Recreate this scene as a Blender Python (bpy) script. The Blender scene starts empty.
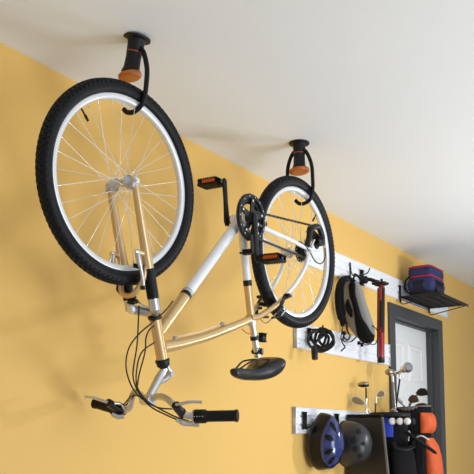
import bpy, math, random
import numpy as np
from mathutils import Matrix, Vector, Euler
random.seed(4)
PI = math.pi
COL = bpy.context.scene.collection
RAD = PI / 180

# ------------------------------------------------------------------ camera model
EYE = np.array([0.0, 0.0, 1.2])
FPX, CX, CY = 784.06, 242.08, 348.39
TH, PT = 33.55 * RAD, 6.57 * RAD
_F0 = np.array([math.cos(TH), math.sin(TH), 0]); _Z = np.array([0, 0, 1.0])
CF = _F0 * math.cos(PT) + _Z * math.sin(PT)
CR = np.array([math.sin(TH), -math.cos(TH), 0])
CU = -_F0 * math.sin(PT) + _Z * math.cos(PT)

def ray(px, py):
    return CF + CR * (px - CX) / FPX - CU * (py - CY) / FPX
def wy(px, py, y):                       # point of the place on the plane Y = y
    d = ray(px, py); return EYE + d * (y / d[1])
def wx(px, py, x):                       # point of the place on the plane X = x
    d = ray(px, py); return EYE + d * (x / d[0])

BO = np.array([2.968, 1.683, 2.020])     # bicycle origin (rear axle)
BE = (2.845 * RAD, 0.74 * RAD, -1.316 * RAD)
BM = np.array(Euler(BE, 'XYZ').to_matrix())
WB = 1.1028
HA = 70 * RAD
AX = np.array([-math.cos(HA), 0, math.sin(HA)])
C0 = np.array([-WB, 0, 0]) - 0.042 * np.array([-math.sin(HA), 0, -math.cos(HA)])
STM = (Matrix.Translation(Vector(C0)) @ Matrix.Rotation(-4.25 * RAD, 4, Vector(AX)) @ Matrix.Translation(-Vector(C0)))
STN = np.array(STM.inverted())
def bl(px, py, y):                       # bicycle-local point on local plane y
    o = BM.T @ (EYE - BO); q = BM.T @ ray(px, py)
    return o + q * ((y - o[1]) / q[1])
def bs(px, py, y):                       # same in the steered frame
    o = BM.T @ (EYE - BO); q = BM.T @ ray(px, py)
    o = (STN @ np.append(o, 1))[:3]; q = STN[:3, :3] @ q
    return o + q * ((y - o[1]) / q[1])

# ------------------------------------------------------------------ materials
def mat(name, col, rough=0.5, metal=0.0, noise=0.0, scale=30, bump=0.0, bscale=60, coat=0.0, spec=None, emit=None):
    m = bpy.data.materials.new(name); m.use_nodes = True
    nt = m.node_tree; b = nt.nodes['Principled BSDF']
    c = (col[0], col[1], col[2], 1)
    b.inputs['Base Color'].default_value = c
    b.inputs['Roughness'].default_value = rough
    b.inputs['Metallic'].default_value = metal
    b.inputs['Coat Weight'].default_value = coat
    if spec is not None: b.inputs['Specular IOR Level'].default_value = spec
    tc = nt.nodes.new('ShaderNodeTexCoord')
    n = nt.nodes.new('ShaderNodeTexNoise'); n.inputs['Scale'].default_value = scale; n.inputs['Detail'].default_value = 4
    nt.links.new(tc.outputs['Object'], n.inputs['Vector'])
    mx = nt.nodes.new('ShaderNodeMix'); mx.data_type = 'RGBA'
    mx.inputs['A'].default_value = tuple(max(0, x * (1 - noise)) for x in col) + (1,)
    mx.inputs['B'].default_value = tuple(min(1, x * (1 + noise)) for x in col) + (1,)
    nt.links.new(n.outputs['Fac'], mx.inputs['Factor']); nt.links.new(mx.outputs['Result'], b.inputs['Base Color'])
    if bump:
        n2 = nt.nodes.new('ShaderNodeTexNoise'); n2.inputs['Scale'].default_value = bscale; n2.inputs['Detail'].default_value = 3
        nt.links.new(tc.outputs['Object'], n2.inputs['Vector'])
        bp = nt.nodes.new('ShaderNodeBump'); bp.inputs['Strength'].default_value = bump; bp.inputs['Distance'].default_value = 0.01
        nt.links.new(n2.outputs['Fac'], bp.inputs['Height']); nt.links.new(bp.outputs['Normal'], b.inputs['Normal'])
    return m
def srgb(r, g, b):
    f = lambda c: (c / 255 / 12.92) if c <= 10 else ((c / 255 + .055) / 1.055) ** 2.4
    return (f(r), f(g), f(b))

M = dict(
    wall=mat('yellow_wall_paint', srgb(231, 187, 103), 0.75, noise=.02, scale=2, bump=.05, bscale=90),
    ceil=mat('off_white_ceiling_paint', srgb(236, 240, 243), 0.85, noise=.012, scale=1.5, bump=.04, bscale=80),
    floor=mat('garage_concrete', srgb(196, 190, 182), 0.7, noise=.08, scale=6, bump=.1),
    rubber=mat('black_rubber', (0.0045, 0.005, 0.0065), 0.5, noise=.2, bump=.1, bscale=200, spec=.25),
    black=mat('black_plastic', (0.007, 0.007, 0.008), 0.38, noise=.15, spec=.35),
    mattblack=mat('matt_black_plastic', (0.008, 0.008, 0.009), 0.5, noise=.15, spec=.3),
    rim=mat('pale_alloy_rim', (0.78, 0.79, 0.80), 0.35, 0.35, noise=.03),
    alloy=mat('brushed_alloy', (0.62, 0.62, 0.63), 0.28, 0.9, noise=.06),
    chrome=mat('bright_steel', (0.80, 0.80, 0.80), 0.18, 1.0, noise=.03),
    spoke=mat('steel_spoke', (0.80, 0.78, 0.74), 0.3, 0.7, noise=.03),
    gold=mat('champagne_gold_paint', srgb(212, 178, 124), 0.3, 0.45, noise=.03, coat=.5),
    white=mat('white_frame_paint', (0.83, 0.84, 0.85), 0.28, 0.0, noise=.01, coat=.5),
    orange=mat('orange_plastic', srgb(188, 102, 34), 0.4, noise=.08),
    amber=mat('amber_reflector', srgb(190, 80, 30), 0.25, noise=.15, scale=200),
    saddle=mat('black_saddle_vinyl', (0.007, 0.007, 0.008), 0.36, noise=.1, bump=.05, bscale=150),
    chain=mat('oily_chain_steel', (0.06, 0.055, 0.05), 0.4, 0.8, noise=.3, scale=300),
    rail=mat('white_rail_plastic', (0.84, 0.85, 0.87), 0.4, noise=.004),
    railcap=mat('grey_rail_cap', (0.5, 0.51, 0.53), 0.45, noise=.03),
    wire=mat('black_coated_wire', (0.012, 0.012, 0.012), 0.45, noise=.1),
    frame=mat('charcoal_door_paint', srgb(64, 65, 65), 0.5, noise=.03),
    door=mat('white_door_paint', srgb(243, 242, 238), 0.5, noise=.01),
    gfab=mat('grey_pack_fabric', srgb(142, 140, 136), 0.85, noise=.12, scale=120, bump=.2, bscale=300),
    bfab=mat('black_webbing_fabric', (0.005, 0.005, 0.006), 0.85, noise=.3, scale=120, bump=.2, bscale=300, spec=.2),
    navy=mat('navy_cooler_fabric', srgb(32, 40, 88), 0.7, noise=.15, scale=60, bump=.3, bscale=60),
    dnavy=mat('dark_cooler_fabric', srgb(22, 24, 38), 0.75, noise=.2, scale=60, bump=.3, bscale=60),
    red=mat('red_piping', srgb(190, 32, 56), 0.6, noise=.1),
    redtube=mat('red_lacquer', srgb(150, 20, 26), 0.25, noise=.08, coat=.6),
    blueg=mat('blue_gloss_shell', srgb(14, 38, 104), 0.18, noise=.6, scale=14, coat=1.0),
    blackg=mat('black_gloss_shell', (0.004, 0.004, 0.006), 0.3, noise=.2, spec=.25),
    skate=mat('satin_black_shell', (0.024, 0.024, 0.027), 0.36, noise=.1),
    foam=mat('black_foam', (0.01, 0.01, 0.01), 0.9, noise=.2),
    panel=mat('dark_steel_panel', srgb(48, 44, 40), 0.4, 0.3, noise=.05, scale=8),
    panedge=mat('grey_panel_edge', srgb(112, 108, 102), 0.5, noise=.05),
    bblue=mat('royal_blue_nylon', srgb(42, 66, 190), 0.7, noise=.12, scale=80, bump=.2),
    borange=mat('orange_nylon', srgb(214, 88, 32), 0.65, noise=.2, scale=25, bump=.8, bscale=22),
    ball=mat('white_golf_ball', (0.82, 0.82, 0.82), 0.35, bump=.4, bscale=260),
    brown=mat('dark_bronze_head', srgb(92, 72, 60), 0.3, 0.5, noise=.1),
    bronze=mat('gold_bronze_head', srgb(176, 160, 128), 0.3, 0.8, noise=.1),
    shaft=mat('grey_shaft', srgb(140, 140, 140), 0.3, 0.8, noise=.05),
    wine=mat('dark_red_grip', srgb(70, 26, 24), 0.5, noise=.1),
    taupe=mat('grey_bag_collar', srgb(116, 106, 104), 0.6, noise=.08),
)

# ------------------------------------------------------------------ mesh builder
class MB:
    def __init__(s): s.v = []; s.f = []; s.m = []; s.mats = []; s.sm = []
    def mi(s, m):
        if m not in s.mats: s.mats.append(m)
        return s.mats.index(m)
    def add(s, vs, fs, m, smooth=True):
        o = len(s.v); i = s.mi(m)
        s.v += [tuple(float(c) for c in p) for p in vs]
        for f in fs: s.f.append([o + k for k in f]); s.m.append(i); s.sm.append(smooth)
    def loft(s, rings, m, cap=True, closed=False, smooth=True, flat_cap=False):
        n = len(rings[0]); vs = [p for r in rings for p in r]; fs = []
        R = len(rings)
        for i in range(R if closed else R - 1):
            j = (i + 1) % R
            for k in range(n):
                l = (k + 1) % n
                fs.append([i * n + k, i * n + l, j * n + l, j * n + k])
        s.add(vs, fs, m, smooth)
        if cap and not closed:
            s.add(rings[0], [list(range(n))[::-1]], m, False); s.add(rings[-1], [list(range(n))], m, False)
    def tube(s, pts, r, m, n=12, closed=False, cap=True, aspect=None):
        P = [np.array(p, float) for p in pts]; N = len(P)
        rr = [r] * N if np.isscalar(r) else list(r)
        T = []
        for i in range(N):
            a = P[(i - 1) % N] if closed or i else P[i]; b = P[(i + 1) % N] if closed or i < N - 1 else P[i]
            t = b - a; T.append(t / (np.linalg.norm(t) + 1e-12))
        up = np.array([0, 0, 1.0]) if abs(T[0][2]) < .9 else np.array([0, 1.0, 0])
        u = np.cross(T[0], up); u /= np.linalg.norm(u); rings = []
        for i in range(N):
            u = u - T[i] * (u @ T[i]); u /= np.linalg.norm(u); w = np.cross(T[i], u)
            ay = 1 if aspect is None else aspect
            rings.append([P[i] + (u * math.cos(2 * PI * k / n) + w * ay * math.sin(2 * PI * k / n)) * rr[i] for k in range(n)])
        s.loft(rings, m, cap=cap, closed=closed)
    def lathe(s, prof, c, axis, m, n=24, cap=True):
        # prof: (dist along axis, radius)
        a = np.array(axis, float); a /= np.linalg.norm(a)
        up = np.array([0, 0, 1.0]) if abs(a[2]) < .9 else np.array([1.0, 0, 0])
        u = np.cross(a, up); u /= np.linalg.norm(u); w = np.cross(a, u); c = np.array(c, float)
        s.loft([[c + a * h + (u * math.cos(2 * PI * k / n) + w * math.sin(2 * PI * k / n)) * r for k in range(n)] for h, r in prof], m, cap=cap)
    def box(s, lo, hi, m, b=0.0):
        lo = np.array(lo, float); hi = np.array(hi, float)
        if b <= 0:
            vs = [(x, y, z) for x in (lo[0], hi[0]) for y in (lo[1], hi[1]) for z in (lo[2], hi[2])]
            s.add(vs, [[0, 1, 3, 2], [4, 6, 7, 5], [0, 4, 5, 1], [2, 3, 7, 6], [0, 2, 6, 4], [1, 5, 7, 3]], m, False)
        else:
            c = (lo + hi) / 2; h = (hi - lo) / 2; rings = []
            def ring(z, ins):
                out = []
                for sx, sy, a0 in ((1, 1, 0), (-1, 1, 1), (-1, -1, 2), (1, -1, 3)):
                    for k in range(4):
                        a = (a0 + k / 3) * PI / 2
                        out.append((c[0] + sx * (h[0] - b) + math.cos(a) * (b - ins), c[1] + sy * (h[1] - b) + math.sin(a) * (b - ins), z))
                return out
            for k in range(4):
                a = k / 3 * PI / 2; rings.append(ring(lo[2] + b * (1 - math.sin(a)), b * (1 - math.cos(a))))
            for k in range(3, -1, -1):
                a = k / 3 * PI / 2; rings.append(ring(hi[2] - b * (1 - math.sin(a)), b * (1 - math.cos(a))))
            s.loft(rings, m)
    def ball(s, c, r, m, n=20, ax=(1, 1, 1), rot=None):
        c = np.array(c, float); rings = []
        R = rot if rot is not None else np.eye(3)
        for i in range(n // 2 + 1):
            a = PI * i / (n // 2); rad = max(math.sin(a), 1e-3)
            rings.append([c + R @ np.array([ax[0] * r * rad * math.cos(2 * PI * k / n), ax[1] * r * rad * math.sin(2 * PI * k / n), ax[2] * r * math.cos(a)]) for k in range(n)])
        s.loft(rings, m)
    def plate(s, poly, off, m, smooth=False):        # polygon (3D pts) given thickness vector
        P = [np.array(p, float) for p in poly]; o = np.array(off, float); n = len(P)
        vs = P + [p + o for p in P]
        fs = [list(range(n))[::-1], [n + k for k in range(n)]] + [[k, (k + 1) % n, n + (k + 1) % n, n + k] for k in range(n)]
        s.add(vs, fs, m, smooth)
    def build(s, name, parent=None, label=None, bevel=0.0):
        me = bpy.data.meshes.new(name); me.from_pydata(s.v, [], s.f)
        for m in s.mats: me.materials.append(M[m])
        for p, i, sm in zip(me.polygons, s.m, s.sm): p.material_index = i; p.use_smooth = sm
        import bmesh
        b = bmesh.new(); b.from_mesh(me); bmesh.ops.recalc_face_normals(b, faces=b.faces); b.to_mesh(me); b.free()
        me.update()
        o = bpy.data.objects.new(name, me); COL.objects.link(o)
        if parent is not None: o.parent = parent
        if label: o['label'] = label
        if bevel:
            md = o.modifiers.new('bevel', 'BEVEL'); md.width = bevel; md.segments = 2; md.limit_method = 'ANGLE'
        return o

def smoothpath(pts, n=8):
    P = [np.array(p, float) for p in pts]; out = []
    for i in range(len(P) - 1):
        a = P[i - 1] if i else 2 * P[0] - P[1]; b = P[i]; c = P[i + 1]; d = P[i + 2] if i + 2 < len(P) else 2 * P[-1] - P[-2]
        for k in range(n):
            t = k / n
            out.append(.5 * (2 * b + (c - a) * t + (2 * a - 5 * b + 4 * c - d) * t * t + (3 * b - a - 3 * c + d) * t ** 3))
    out.append(P[-1]); return out
def thing(name, label, cat, loc, group=None, rot=None):
    o = bpy.data.objects.new(name, None); COL.objects.link(o); o.location = tuple(float(c) for c in loc); o.empty_display_size = .05
    if rot is not None: o.rotation_euler = rot
    o['label'] = label; o['category'] = cat
    if group: o['group'] = group
    return o
def tag(o, label, cat, group=None):
    o['label'] = label; o['category'] = cat
    if group: o['group'] = group
    return o
def struct(o): o['kind'] = 'structure'; return o
class Local(MB):                         # builds in world coordinates, stores relative to an origin
    def __init__(s, org): super().__init__(); s.o = np.array(org, float)
    def build(s, name, parent=None, label=None, bevel=0.0):
        s.v = [tuple(np.array(p) - s.o) for p in s.v]
        ob = super().build(name, parent, label, bevel)
        if parent is None: ob.location = tuple(float(c) for c in s.o)
        return ob

WY = 2.10   # wall face
CH = 2.55   # ceiling height

# ------------------------------------------------------------------ room shell
DX0, DX1, DZ = 5.06, 5.93, 2.045          # door opening inside the frame
b = MB()
b.box((-1.5, WY, 0), (DX0 - .05, WY + .15, CH), 'wall'); b.box((DX1 + .05, WY, 0), (10.5, WY + .15, CH), 'wall'); b.box((DX0 - .05, WY, DZ + .04), (DX1 + .05, WY + .15, CH), 'wall')
struct(b.build('wall_back'))
b = MB(); b.box((-1.5, -3.5, CH), (10.5, WY + .15, CH + .1), 'ceil'); struct(b.build('ceiling'))
b = MB(); b.box((-1.5, -3.5, -.1), (10.5, WY + .15, 0), 'floor'); struct(b.build('floor'))
# door: recessed leaf with raised panels
b = MB(); y0 = WY + .085
b.box((DX0, y0, 0), (DX1, y0 + .04, DZ), 'door')
for (xa, xb) in ((.11, .39), (.48, .76)):
    for (za, zb) in ((.2, .78), (.9, 1.5), (1.62, 1.9)):
        b.loft([[(DX0 + (xa if sx < 0 else xb) + ins * -sx, y0 - dy, (za if sz < 0 else zb) - ins * sz) for sx, sz in ((-1, -1), (1, -1), (1, 1), (-1, 1))]
                for ins, dy in ((0, 0), (.008, .007), (.018, .007), (.03, .001), (.045, .008))], 'door', smooth=False)
door = struct(b.build('door_1'))
b = MB(); FW = .095
b.box((DX0 - FW, WY - .018, 0), (DX0, WY + .12, DZ), 'frame'); b.box((DX1, WY - .018, 0), (DX1 + FW, WY + .12, DZ), 'frame')
b.box((DX0 - FW, WY - .018, DZ), (DX1 + FW, WY + .12, DZ + .085), 'frame')
b.box((DX0, WY + .04, 0), (DX0 + .012, WY + .085, DZ - .012), 'frame'); b.box((DX1 - .012, WY + .04, 0), (DX1, WY + .085, DZ - .012), 'frame'); b.box((DX0, WY + .04, DZ - .012), (DX1, WY + .085, DZ), 'frame')
struct(b.build('trim_1', bevel=.004))

# ------------------------------------------------------------------ bicycle
bike = thing('bicycle', 'gold and white city bicycle with black tires hanging upside down from two ceiling hooks', 'bicycle', BO, rot=BE)
def part(mb, name, parent=None, steer=False, label=None):
    o = mb.build(name, parent or bike, label)
    if steer: o.matrix_basis = STM
    return o

def make_wheel(c, steer, rear):
    R = .287; c = np.array(c, float)
    def ringpts(prof, n=96):
        rings = []
        for k in range(n):
            a = 2 * PI * k / n
            rings.append([c + np.array([math.cos(a) * r, y, math.sin(a) * r]) for r, y in prof])
        return rings
    b = MB()
    b.loft(ringpts([(.287, -.0125), (.290, -.0105), (.283, -.0095), (.281, 0), (.283, .0095), (.290, .0105), (.287, .0125), (.275, .0120), (.270, .007), (.268, 0), (.270, -.007), (.275, -.0120)]), 'rim', closed=True)
    w = part(b, 'wheel', None, steer)
    # tyre
    b = MB(); prof = []
    for k in range(18):
        a = PI * (-.86 + 1.72 * k / 17)
        prof.append((.3095 + .0245 * math.cos(a), .0245 * math.sin(a)))
    b.loft(ringpts(prof), 'rubber', closed=True)
    nk = 104
    for k in range(nk):
        for row, (ang, wd, ln) in enumerate(((-62, .0050, .0070), (-33, .0052, .0068), (-10, .0045, .0066), (10, .0045, .0066), (33, .0052, .0068), (62, .0050, .0070))):
            a0 = 2 * PI * (k + .5 * (row % 2)) / nk; an = ang * RAD
            er = np.array([math.cos(a0), 0, math.sin(a0)]); et = np.array([-math.sin(a0), 0, math.cos(a0)]); ey = np.array([0, 1., 0])
            nrm = er * math.cos(an) + ey * math.sin(an); tg = -er * math.sin(an) + ey * math.cos(an)
            p = c + er * (.3095 + .024 * math.cos(an)) + ey * .024 * math.sin(an)
            q = []
            for h, sc in ((-.001, 1), (.0026, .8)):
                q += [p + nrm * h + et * sx * ln * sc + tg * sy * wd * sc for sx, sy in ((-1, -1), (1, -1), (1, 1), (-1, 1))]
            b.add(q, [[4, 5, 6, 7], [0, 1, 5, 4], [1, 2, 6, 5], [2, 3, 7, 6], [3, 0, 4, 7]], 'rubber', False)
    b.build('tire', w)
    # hub
    b = MB(); fw = .033
    b.lathe([(-.052, .007), (-.045, .012), (-.038, .013), (-.036, .023), (-.031, .023), (-.028, .014), (0, .0125), (.028, .014), (.031, .023), (.036, .023), (.038, .013), (.045, .012), (.052, .007)], c, (0, 1, 0), 'alloy')
    b.lathe([(-.078, .0045), (.078, .0045)], c, (0, 1, 0), 'chrome', 10)
    for s in (-1, 1): b.lathe([(s * .066, .009), (s * .075, .009)], c, (0, 1, 0), 'chrome', 6)
    b.build('hub', w)
    for k in range(32):
        side = -1 if k % 2 else 1; j = k // 2
        ah = 2 * PI * j / 16 + (.1 if side > 0 else .29); tw = (1 if j % 2 else -1) * 62 * RAD
        ar = 2 * PI * (k + .5) / 32
        # rim hole nearest to where a tangential spoke would land
        ah = ar + tw
        p0 = c + np.array([math.cos(ah) * .020, side * fw, math.sin(ah) * .020]); p1 = c + np.array([math.cos(ar) * .269, side * .003, math.sin(ar) * .269])
        b = MB(); b.tube([p0, p1], .0011, 'spoke', 6)
        d = (p1 - p0) / np.linalg.norm(p1 - p0); b.tube([p1 - d * .013, p1], .0021, 'chrome', 6)
        b.build('spoke', w)
    b = MB(); av = (135.5 if not rear else 52) * RAD
    e = np.array([math.cos(av), 0, math.sin(av)]); b.tube([c + e * .268, c + e * .245, c + e * .243, c + e * .224], [.003, .003, .0048, .0042], 'black', 8)
    b.build('valve', w, 'black capped valve')
    return w
fwheel = make_wheel((-WB, 0, 0), True, False); fwheel['label'] = 'front wheel rim'
rwheel = make_wheel((0, 0, 0), False, True); rwheel['label'] = 'rear wheel rim'

# frame ------------------------------------------------------------
b = MB()
hb, ht = np.array([-.853, 0, -.562]), np.array([-.903, 0, -.425])
b.tube([hb, ht], .0205, 'gold', 20)
BB = np.array([-.43, 0, .045]); dn0 = np.array([-.882, 0, -.468]); d = BB - dn0
P = lambda t: dn0 + d * t
b.tube([P(0), P(.29)], .0215, 'gold', 20); b.tube([P(.285), P(.31)], .0222, 'black', 20)
b.tube([P(.310), P(.316)], .0219, 'white', 20); b.tube([P(.316), P(.319)], .0221, 'black', 20); b.tube([P(.319), P(.325)], .0219, 'white', 20); b.tube([P(.325), P(.328)], .0221, 'black', 20)
b.tube([P(.328), P(.97)], .0212, 'white', 20)
tt = smoothpath([(-.862, 0, -.517), (-.80, 0, -.503), (-.722, 0, -.482), (-.612, 0, -.449), (-.508, 0, -.412), (-.41, 0, -.376), (-.312, 0, -.335)])
b.tube(tt, list(np.linspace(.0225, .0155, len(tt))), 'gold', 18)
st = [(-.425, 0, .03), (-.362, 0, -.195)]
b.tube(st, .0165, 'white', 18); b.tube([(-.364, 0, -.190), (-.358, 0, -.212)], .0178, 'black', 18)
b.tube([(-.358, 0, -.212), (-.318, 0, -.352)], .0165, 'gold', 18)
b.tube([(-.322, 0, -.342), (-.315, 0, -.366)], .0192, 'alloy', 18)
for s in (-1, 1):
    g = smoothpath([(-.335, s * .008, -.34), (-.300, s * .020, -.330), (-.255, s * .040, -.298), (-.21, s * .048, -.268), (-.165, s * .050, -.236)])
    b.tube(g, list(np.linspace(.0130, .0100, len(g))), 'gold', 14)
    g = smoothpath([(-.165, s * .050, -.236), (-.12, s * .052, -.196), (-.073, s * .055, -.151), (-.015, s * .060, -.075), (.006, s * .062, -.012)])
    b.tube(g, list(np.linspace(.0100, .0085, len(g))), 'white', 14)
    g = smoothpath([(-.42, s * .022, .042), (-.36, s * .036, .032), (-.28, s * .046, .026), (-.12, s * .054, .020), (.004, s * .061, .010)])
    b.tube(g, list(np.linspace(.0125, .0085, len(g))), 'white', 14)
    b.plate([(-.012, s * .059, .014), (.014, s * .059, .018), (.018, s * .059, -.010), (.006, s * .059, -.022), (-.010, s * .059, -.014)], (0, s * .006, 0), 'white')
b.lathe([(-.036, .0235), (.036, .0235)], BB, (0, 1, 0), 'white')
b.lathe([(-.046, .018), (-.036, .021)], BB, (0, 1, 0), 'black'); b.lathe([(.036, .021), (.046, .018)], BB, (0, 1, 0), 'black')
for x, z in ((-.79, -.478), (-.515, -.390)):   # cable stops on the top tube
    b.box((x - .012, -.006, z - .004), (x + .012, .006, z + .008), 'alloy', .002)
b.tube([(-.79, 0, -.471), (-.65, 0, -.436), (-.515, 0, -.383)], .0011, 'spoke', 6)
frame = part(b, 'frame', label='gold frame with white upper tubes and black bands')
b = MB()
b.lathe([(0, .019), (.004, .0245), (.014, .0245), (.018, .020)], ht, AX, 'black'); part(b, 'headset_cup')
b = MB(); b.lathe([(-.03, .011), (-.022, .018), (-.018, .0225), (-.008, .0235), (-.004, .0255), (.004, .0255), (.006, .021)], hb, AX, 'black'); part(b, 'headset_cup')

# fork --------------------------------------------------------------
b = MB()
cen = lambda z: C0 + AX * ((z - C0[2]) / AX[2])
leg = lambda z, s: np.array([-1.098 + .342 * (-z) - .004, s * (.060 - .004 * (-z)), z])
for s in (-1, 1):
    L = smoothpath([leg(-.012, s), leg(-.05, s), leg(-.14, s), leg(-.22, s), leg(-.272, s)])
    b.tube(L, list(np.linspace(.0115, .0185, len(L))), 'gold', 16)
    a = leg(0, s); b.plate([a + (-.014, 0, -.022), a + (.016, 0, -.026), a + (.014, 0, .006), a + (.002, 0, .016), a + (-.012, 0, .008)], (0, s * .007, 0), 'alloy')
    q = leg(-.225, s); b.lathe([(-.004, .010), (.020, .009), (.028, .006)], q + (-.020, 0, 0), (-1, 0, 0), 'gold', 12)
arch = smoothpath([leg(-.268, -1) + (-.012, 0, 0), leg(-.312, -1) + (-.030, .006, 0), (-1.035, -.032, -.352), (-1.030, 0, -.362), (-1.035, .032, -.352), leg(-.312, 1) + (-.030, -.006, 0), leg(-.268, 1) + (-.012, 0, 0)])
b.tube(arch, .0095, 'gold', 12)
for s in (-1, 1): b.tube([leg(-.362, s), leg(-.402, s)], .0185, 'alloy', 16)
cr = smoothpath([leg(-.395, -1), (cen(-.40)[0] - .02, -.03, -.400), (cen(-.402)[0] - .004, 0, -.403), (cen(-.40)[0] - .02, .03, -.400), leg(-.395, 1)])
b.tube(cr, .017, 'alloy', 14)
fork = part(b, 'suspension_fork', steer=True, label='gold fork legs with silver crown')
for s in (-1, 1):
    b = MB(); rings = []
    n = 34
    pts = [leg(-.270 - .095 * k / (n - 1), s) for k in range(n)]
    b.tube(pts, [.0215 if k % 2 else .0185 for k in range(n)], 'rubber', 18)
    b.build('fork_boot', fork, 'black ribbed rubber boot')
for s in (-1, 1):     # v-brake arms of the front brake
    b = MB()
    pv = leg(-.225, s) + np.array([-.040, 0, 0])
    A = smoothpath([pv, pv + (.006, -s * .001 if 0 else s * .004, -.03), pv + (.022, s * .006, -.07), pv + (.036, s * .002, -.105)])
    b.tube(A, [.009] * (len(A) // 2) + [.0065] * (len(A) - len(A) // 2), 'alloy', 10)
    b.lathe([(0, .009), (.010, .008)], pv, (-1, 0, 0), 'chrome', 10)
    b.box(pv + np.array([-.004, -.016 if s > 0 else .002, -.052]), pv + np.array([.046, -.004 if s > 0 else .016, -.038]), 'black', .003)
    b.tube([pv + (.036, s * .002, -.105), pv + (.040, s * .000, -.118)], .0085, 'black', 10)
    b.build('brake_arm', fork, 'silver brake arm')
b = MB(); q0 = bs(122, 296, .03); q1 = bs(141, 308, -.02)
b.tube(smoothpath([bs(118, 282, .058), bs(118.5, 291, .055), bs(124, 296, .04), bs(133, 299, .01), bs(138, 302, -.01)]), .0045, 'black', 8)
b.tube(smoothpath([bs(153, 304, -.06), bs(148, 307, -.045), bs(142, 305, -.03), bs(137, 300, -.01)]), .0034, 'chrome', 8)
b.build('brake_noodle', fork)
b = MB(); c = bs(131, 309, 0.0)
b.lathe([(-.008, .013), (-.005, .016), (.004, .016), (.008, .010)], c, (-1, 0, -.25), 'rim', 20); b.tube([c, c + np.array([.012, 0, .045])], .007, 'black', 8); b.box(c + (-.008, -.02, .018), c + (.012, .02, .034), 'black', .004)
b.build('front_reflector', fork, 'pale round reflector')

# stem and handlebar --------------------------------------------------
b = MB()
s0 = cen(-.59); s1 = bs(147.5, 400, 0)
b.tube([cen(-.572), s0 + (0, 0, -.004), s0 * .75 + s1 * .25, s1], [.0125, .0135, .0150, .0135], 'alloy', 16)
b.lathe([(-.022, .0195), (.022, .0195)], s1, (0, 1, 0), 'alloy', 18)
b.tube(smoothpath([bs(166, 364, 0), bs(169.5, 373, 0), bs(166, 379, 0), bs(160, 382, 0)]), [.009] * 25, 'alloy', 10)
b.lathe([(-.016, .009), (.016, .009)], bs(169.5, 374, 0), (0, 1, 0), 'alloy', 12)
part(b, 'stem', steer=True)
b = MB()
near = [(147, 400, 0), (158, 396.5, -.04), (167, 399, -.08), (175, 406, -.12), (182, 413, -.15), (194, 416.5, -.18), (215, 416.5, -.24), (237, 415.7, -.31)]
far = [(147, 400, 0), (140, 394.5, .04), (134.5, 392, .08), (131, 400, .11), (129, 408, .13), (122, 411, .16), (118, 410, .17), (106, 406.5, .23), (95, 403, .28)]
nb = [bs(*p) for p in near]; fb = [bs(*p) for p in far]
nb[0] = fb[0] = s1
path = smoothpath(list(reversed(fb)) + nb[1:])
b.tube(path, .0118, 'alloy', 14)
bar = part(b, 'handlebar', steer=True)
def gripd(a, c): d = c - a; return d / np.linalg.norm(d)
for pts in ((nb[5], nb[7]), (fb[5], fb[8])):
    b = MB(); a, c = pts; d = gripd(a, c); ln = np.linalg.norm(c - a)
    pr = [(0, .0195), (.004, .0235), (.040, .0230), (.044, .0190)]
    k = .048
    while k < ln - .008: pr += [(k, .0190), (k + .002, .0183)]; k += .006
    pr += [(ln - .006, .0192), (ln - .005, .0208), (ln + .002, .0205), (ln + .004, .017)]
    b.lathe(pr, a, d, 'rubber', 20)
    for q in range(4):    # pale gear marks on the twist shifter
        if pts[0] is nb[5]:
            u = np.cross(d, (0, 0, 1.)); u /= np.linalg.norm(u)
            e = a + d * (.008 + q * .009); toc = (bs(200, 300, -2.0) - e); toc -= d * (toc @ d); toc /= np.linalg.norm(toc)
            b.box(e + toc * .0232 - .0011, e + toc * .0232 + .0011, 'rim')
    b.build('grip', bar, 'black rubber grip with twist shifter')
def lever(c, tip, knuckle, tipmat):
    b = MB()
    b.lathe([(-.010, .0155), (.010, .0155)], c, gripd(np.array(c), np.array(knuckle)), 'black', 14)
    b.tube(smoothpath([c, (np.array(c) + knuckle) / 2 + np.array([-.008, 0, .003]), knuckle]), [.015] * 17, 'black', 10)
    b.tube(smoothpath([knuckle, (np.array(knuckle) * .45 + np.array(tip) * .55) + np.array([-.004, 0, .004]), tip]), [.009] * 9 + [.008] * 7 + [.0100], tipmat, 10, aspect=.6)
    return b
b = lever(nb[4], bs(202, 402, -.235), bs(176, 405, -.16), 'alloy'); b.tube(smoothpath([bs(176, 420, -.135), bs(186, 423.5, -.155), bs(199, 423, -.185)]), [.006] * 4 + [.0095] * 9 + [.013] * 4, 'alloy', 12)
b.lathe([(-.006, .0225), (.006, .0225)], nb[5] - gripd(nb[5], nb[7]) * -.004, gripd(nb[5], nb[7]), 'alloy', 18)
b.build('brake_lever', bar, 'near brake lever with silver blade')
b = lever(fb[5], bs(85.5, 396.8, .22), bs(108, 402.5, .15), 'alloy'); b.tube(smoothpath([bs(112, 413.5, .17), bs(118, 416.5, .155), bs(124, 416, .14)]), .010, 'alloy', 12)
b.tube(smoothpath([bs(114, 403, .13), bs(121, 404, .13), bs(124, 409, .14)]), .006, 'chrome', 8)
b.build('brake_lever', bar, 'far brake lever with silver blade')
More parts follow.
